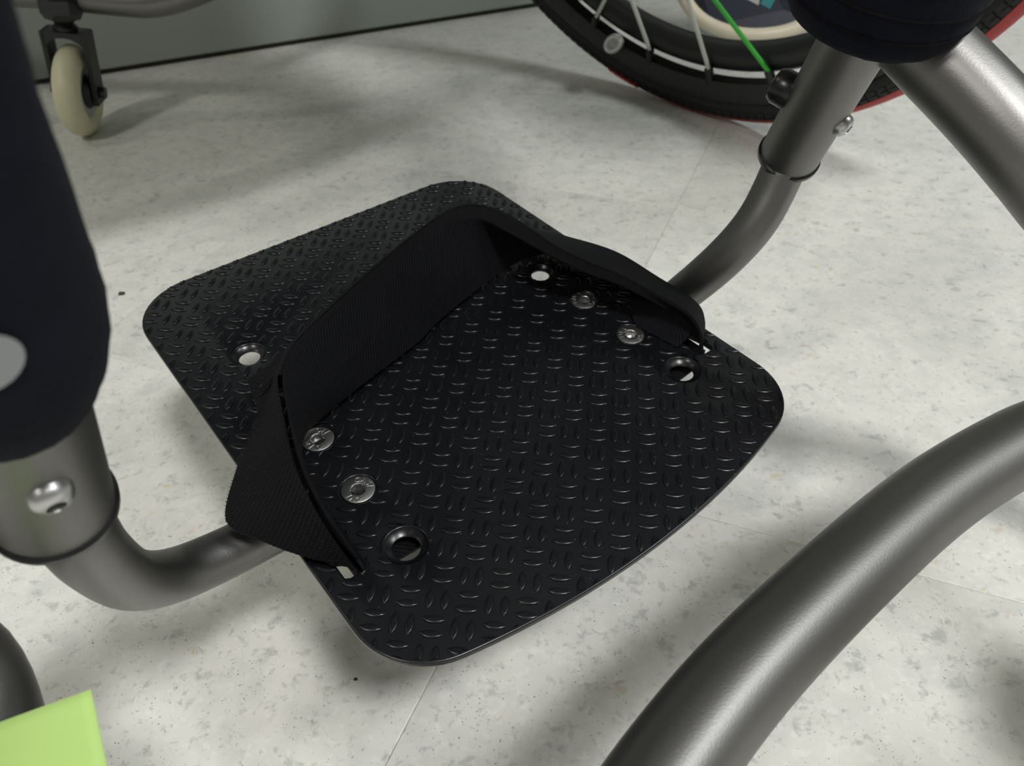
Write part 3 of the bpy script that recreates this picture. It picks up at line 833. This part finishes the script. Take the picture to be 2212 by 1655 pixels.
# spokes: measured ones around the bottom, the others at the same pitch
spk = [(-112.4, -107.0, 0), (-98.3, -103.5, 0), (-84.3, -85.3, 0), (-71.2, -77.0, 1)]
pitch = 13.75
for k in range(1, 23): spk.append((-71.2 + pitch * k, -71.2 + pitch * k + (5 if k % 2 else -5), 0))
for ang, ang2, green in spk:
    off = 0.004
    rr = 0.3125
    # the inner end follows the direction seen in the photograph, down to the hub flange
    pa = wp(rr - 0.012, ang, off)
    t1, t2 = math.radians(ang), math.radians(ang2)
    din = wp(0.240, ang2, off + 0.006)
    d_ = (din - pa).normalized(); pb = pa + d_ * (0.272)
    sp = tube('spoke', [pa, pb], 0.0020, M['green'] if green else M['spoke'], wheel, sides=10)
    if green: sp['label'] = 'bright green spoke'
    nd = (wp(rr + 0.004, ang, off) - pa).normalized()
    tube('nipple', [wp(rr + 0.002, ang, off), pa + (pa - wp(rr, ang, off)) * 0.10], 0.0042, M['gasket'], rim, sides=10)
# pale bent clip at the rim
v0 = wp(0.3060, -105.9, 0.010); vr = (wp(0.31, -105.9, 0.010) - wp(0.30, -105.9, 0.010)).normalized(); vt = (wp(0.31, -105.2, 0.010) - wp(0.31, -106.6, 0.010)).normalized()
vd = (vt * 0.62 - vr * 0.78).normalized(); v0 = v0 + vd * 0.004; vn = WM.cross(vd).normalized()
U = [v0 + vd * (0.0140 * math.cos(t)) + vn * (0.0062 * math.sin(t)) for t in (2 * PI * k / 24 for k in range(25))]
clip = tube('rim_clip', [p + WM * 0.006 for p in U], 0.0026, M['chrome'], wheel, sides=12)
from_bm('clip_plate', box_bm(v0 + WM * 0.0055, vd, vn, WM, 0.023, 0.009, 0.0012), M['scuff'], wheel, False)

# --- frame tubes that carry the wheel, out of the picture ---------------------------------
hubp = WC + WM * 0.05
tube('side_frame_tube', [R1 + dR * 0.115, cw(-0.12, -0.10, 0.33), cw(-0.20, -0.15, 0.42), cw(-0.40, -0.25, 0.40), hubp], R_B, M['tube'], chair, n=60, sides=24)
tube('axle_tube', [hubp, cw(-0.478, -0.30, 0.285), cw(-0.465, -0.18, 0.245), cw(-0.455, -0.05, 0.235), cw(-0.455, 0.10, 0.25), cw(-0.47, 0.22, 0.29)], R_B, M['tube'], chair, n=30, sides=24)
tube('rear_stem_tube', [cw(-0.750, -0.300, 0.260), cw(-0.70, -0.335, 0.36), cw(-0.60, -0.345, 0.40), hubp + UP * 0.03], R_B, M['tube'], chair, n=40, sides=24)
# seat, outside the picture: its dark underside is what the plate mirrors
st = from_bm('seat', box_bm(cw(-0.53, 0, 0.445), AH, BH, UP, 0.42, 0.40, 0.05, 0.018), M['pad'], chair, True, 60)
for b in (-0.185, 0.185):
    tube('seat_rail', [cw(-0.74, b, 0.41), cw(-0.32, b, 0.41)], R_B, M['tube'], chair, sides=20)
tube('seat_post', [cw(-0.47, 0.10, 0.25), cw(-0.50, 0.185, 0.41)], R_B, M['tube'], chair, sides=20)
tube('seat_post', [cw(-0.47, -0.20, 0.245), cw(-0.50, -0.185, 0.41)], R_B, M['tube'], chair, sides=20)
# unseen panel above the wheel, added to darken the floor beside it
from_bm('shade_panel', box_bm(cw(-0.38, -0.365, 0.50), AH, BH, UP, 0.58, 0.22, 0.012, 0.005), M['blackmetal'], chair, True, 40)
tube('shade_panel_stay', [cw(-0.40, -0.25, 0.405), cw(-0.40, -0.275, 0.497)], 0.008, M['tube'], chair, sides=16)  # holds the added shade panel

# --- emblems printed on the pads -----------------------------------------------------------
def decal(name, c, d, t, azim, rad, half_t, half_a, material, parent, n=14):
    """thin printed patch lying on a pad of given radius"""
    x = d.orthogonal().normalized(); y = d.cross(x); vs, fs = [], []
    rings = 8
    for i in range(rings + 1):
        for k in range(n * 2):
            th = 2 * PI * k / (n * 2); rr = i / rings
            tt = t + half_t * rr * math.sin(th); aa = azim + half_a * rr * math.cos(th)
            vs.append(c + d * tt + (x * math.cos(aa) + y * math.sin(aa)) * rad)
    m_ = n * 2
    for i in range(rings):
        for k in range(m_): fs.append((i * m_ + k, i * m_ + (k + 1) % m_, (i + 1) * m_ + (k + 1) % m_, (i + 1) * m_ + k))
    return from_data(name, vs, fs, material, parent)


def azim_of(d, v):
    x = d.orthogonal().normalized(); y = d.cross(x); return math.atan2(v.dot(y), v.dot(x))


pL = cw(-0.1056, 0.135, 0.2241); tL = (pL - L1).dot(dL); aL = azim_of(dL, CAMP - (L1 + dL * tL))
decal('emblem', L1, dL, 0.0745, aL - 0.14, 0.0165, 0.0062, 0.36, M['greyprint'], pl)
tR = 0.019; aR = azim_of(dRP, CAMP - (RP0 + dRP * tR))
decal('emblem', RP0, dRP, 0.0235, aR + 0.40, 0.0309, 0.0035, 0.16, M['whiteprint'], prp)

# ------------------------------------------------------------------ things behind the wheel
hoop = root('display_board', cw(-0.585, -0.685, 0.0), 'navy board with white and teal stripes in a cream tube frame, behind the spoked wheel', 'board')
hc = [(-0.700, -0.670, 0.34), (-0.700, -0.660, 0.16), (-0.6871, -0.6550, 0.0858), (-0.6700, -0.6550, 0.0460), (-0.6450, -0.6580, 0.0240), (-0.6150, -0.6700, 0.0120), (-0.5830, -0.6900, 0.0085), (-0.5540, -0.7200, 0.0150), (-0.5380, -0.7450, 0.0350), (-0.5300, -0.760, 0.07), (-0.5250, -0.770, 0.16), (-0.5250, -0.775, 0.34)]
pts = [cw(*p) for p in catmull(hc, 90)]
from_bm('bent_tube', tube_bm(pts, 0.0080, 20), M['cream'], hoop, True, 50)
tube('crossbar', [pts[0], pts[-1]], 0.0080, M['cream'], hoop, sides=16)
bx = (pts[-1] - pts[0]); bx.z = 0; bx.normalize(); by = Vector((-bx.y, bx.x, 0))
if by.y < 0: by = -by
bm = bmesh.new()
front = [bm.verts.new(p + by * 0.004) for p in pts]; back = [bm.verts.new(p + by * 0.008) for p in pts]
bm.faces.new(front); bm.faces.new(back[::-1])
for k in range(len(pts)): bm.faces.new((front[k], front[(k + 1) % len(pts)], back[(k + 1) % len(pts)], back[k]))
from_bm('panel', bm, M['navy'], hoop, False)
mid = cw(-0.598, -0.700, 0)
for x0, x1, zb in ((-0.039, -0.021, 0.010), (-0.014, 0.005, 0.010)):
    from_bm('white_stripe', box_bm(mid + bx * ((x0 + x1) / 2) + by * 0.0030 + UP * ((zb + 0.30) / 2), bx, by, UP, x1 - x0, 0.001, 0.30 - zb), M['white'], hoop, False)
sl = (UP + bx * 0.40).normalized(); sx = sl.cross(by)
from_bm('teal_stripe', box_bm(mid + bx * 0.044 + by * 0.0030 + UP * 0.115, sx, by, sl, 0.013, 0.001, 0.17), M['teal'], hoop, False)

# ------------------------------------------------------------------ sticky note stuck to the bumper
n0 = Vector((-0.0844, 0.0805, 0.1427))
CX = Vector((W[0][0], W[1][0], W[2][0])); CY = Vector((W[0][1], W[1][1], W[2][1])); CZ = Vector((W[0][2], W[1][2], W[2][2]))


def ray(px, py, d):
    return CAMP + (CX * ((px - 1106) / 1673.1) + CY * ((py - 827.5) / 1673.1) + CZ) * d


c00 = Vector((-0.0862, 0.0815, 0.1402)); e1 = (Vector((-0.1045, 0.0794, 0.1338)) - c00).normalized(); e2 = (Vector((-0.0832, 0.0692, 0.1304)) - c00)
e2 = (e2 - e1 * e2.dot(e1)).normalized(); nn = e1.cross(e2)
vs, fs = [], []
NN = 16
for i in range(NN + 1):
    for j in range(NN + 1):
        u, v = i / NN, j / NN
        vs.append(c00 + e1 * (0.042 * u) + e2 * (0.042 * v) + nn * (0.004 * (u - 0.3) ** 2 * 4 * (1 if nn.z < 0 else -1)))
for i in range(NN):
    for j in range(NN):
        a = i * (NN + 1) + j; fs.append((a, a + 1, a + NN + 2, a + NN + 1))
nt_ = from_data('sticky_note', vs, fs, M['note'], None)
so = nt_.modifiers.new('thickness', 'SOLIDIFY'); so.thickness = 0.00012
nt_['label'] = 'lime green paper sticky note on the bumper in the near left corner'; nt_['category'] = 'note'

# ------------------------------------------------------------------ crumbs on the floor
def crumb(name, loc, r, material, label, seed):
    bm_ = bmesh.new(); bmesh.ops.create_icosphere(bm_, subdivisions=2, radius=r)
    rn = random.Random(seed)
    for v in bm_.verts: v.co = Vector((v.co.x * 1.3, v.co.y, v.co.z * 0.5)) * rn.uniform(0.55, 1.25) + Vector((loc[0], loc[1], r * 0.45))
    o = from_bm(name, bm_, material, None); o['label'] = label; o['category'] = 'crumb'
    return o


def floor_at(px, py):
    d = ray(px, py, 1.0) - CAMP; k = -CAMP.z / d.z; return CAMP + d * k


p = floor_at(263, 636); crumb('floor_crumb', p, 0.0018, M['debris'], 'dark greenish crumb on the floor beyond the left pad', 5)
p = floor_at(768, 1468); crumb('floor_crumb', p, 0.0007, M['rust'], 'tiny rust-brown crumb on the floor in front of the footplate', 6)
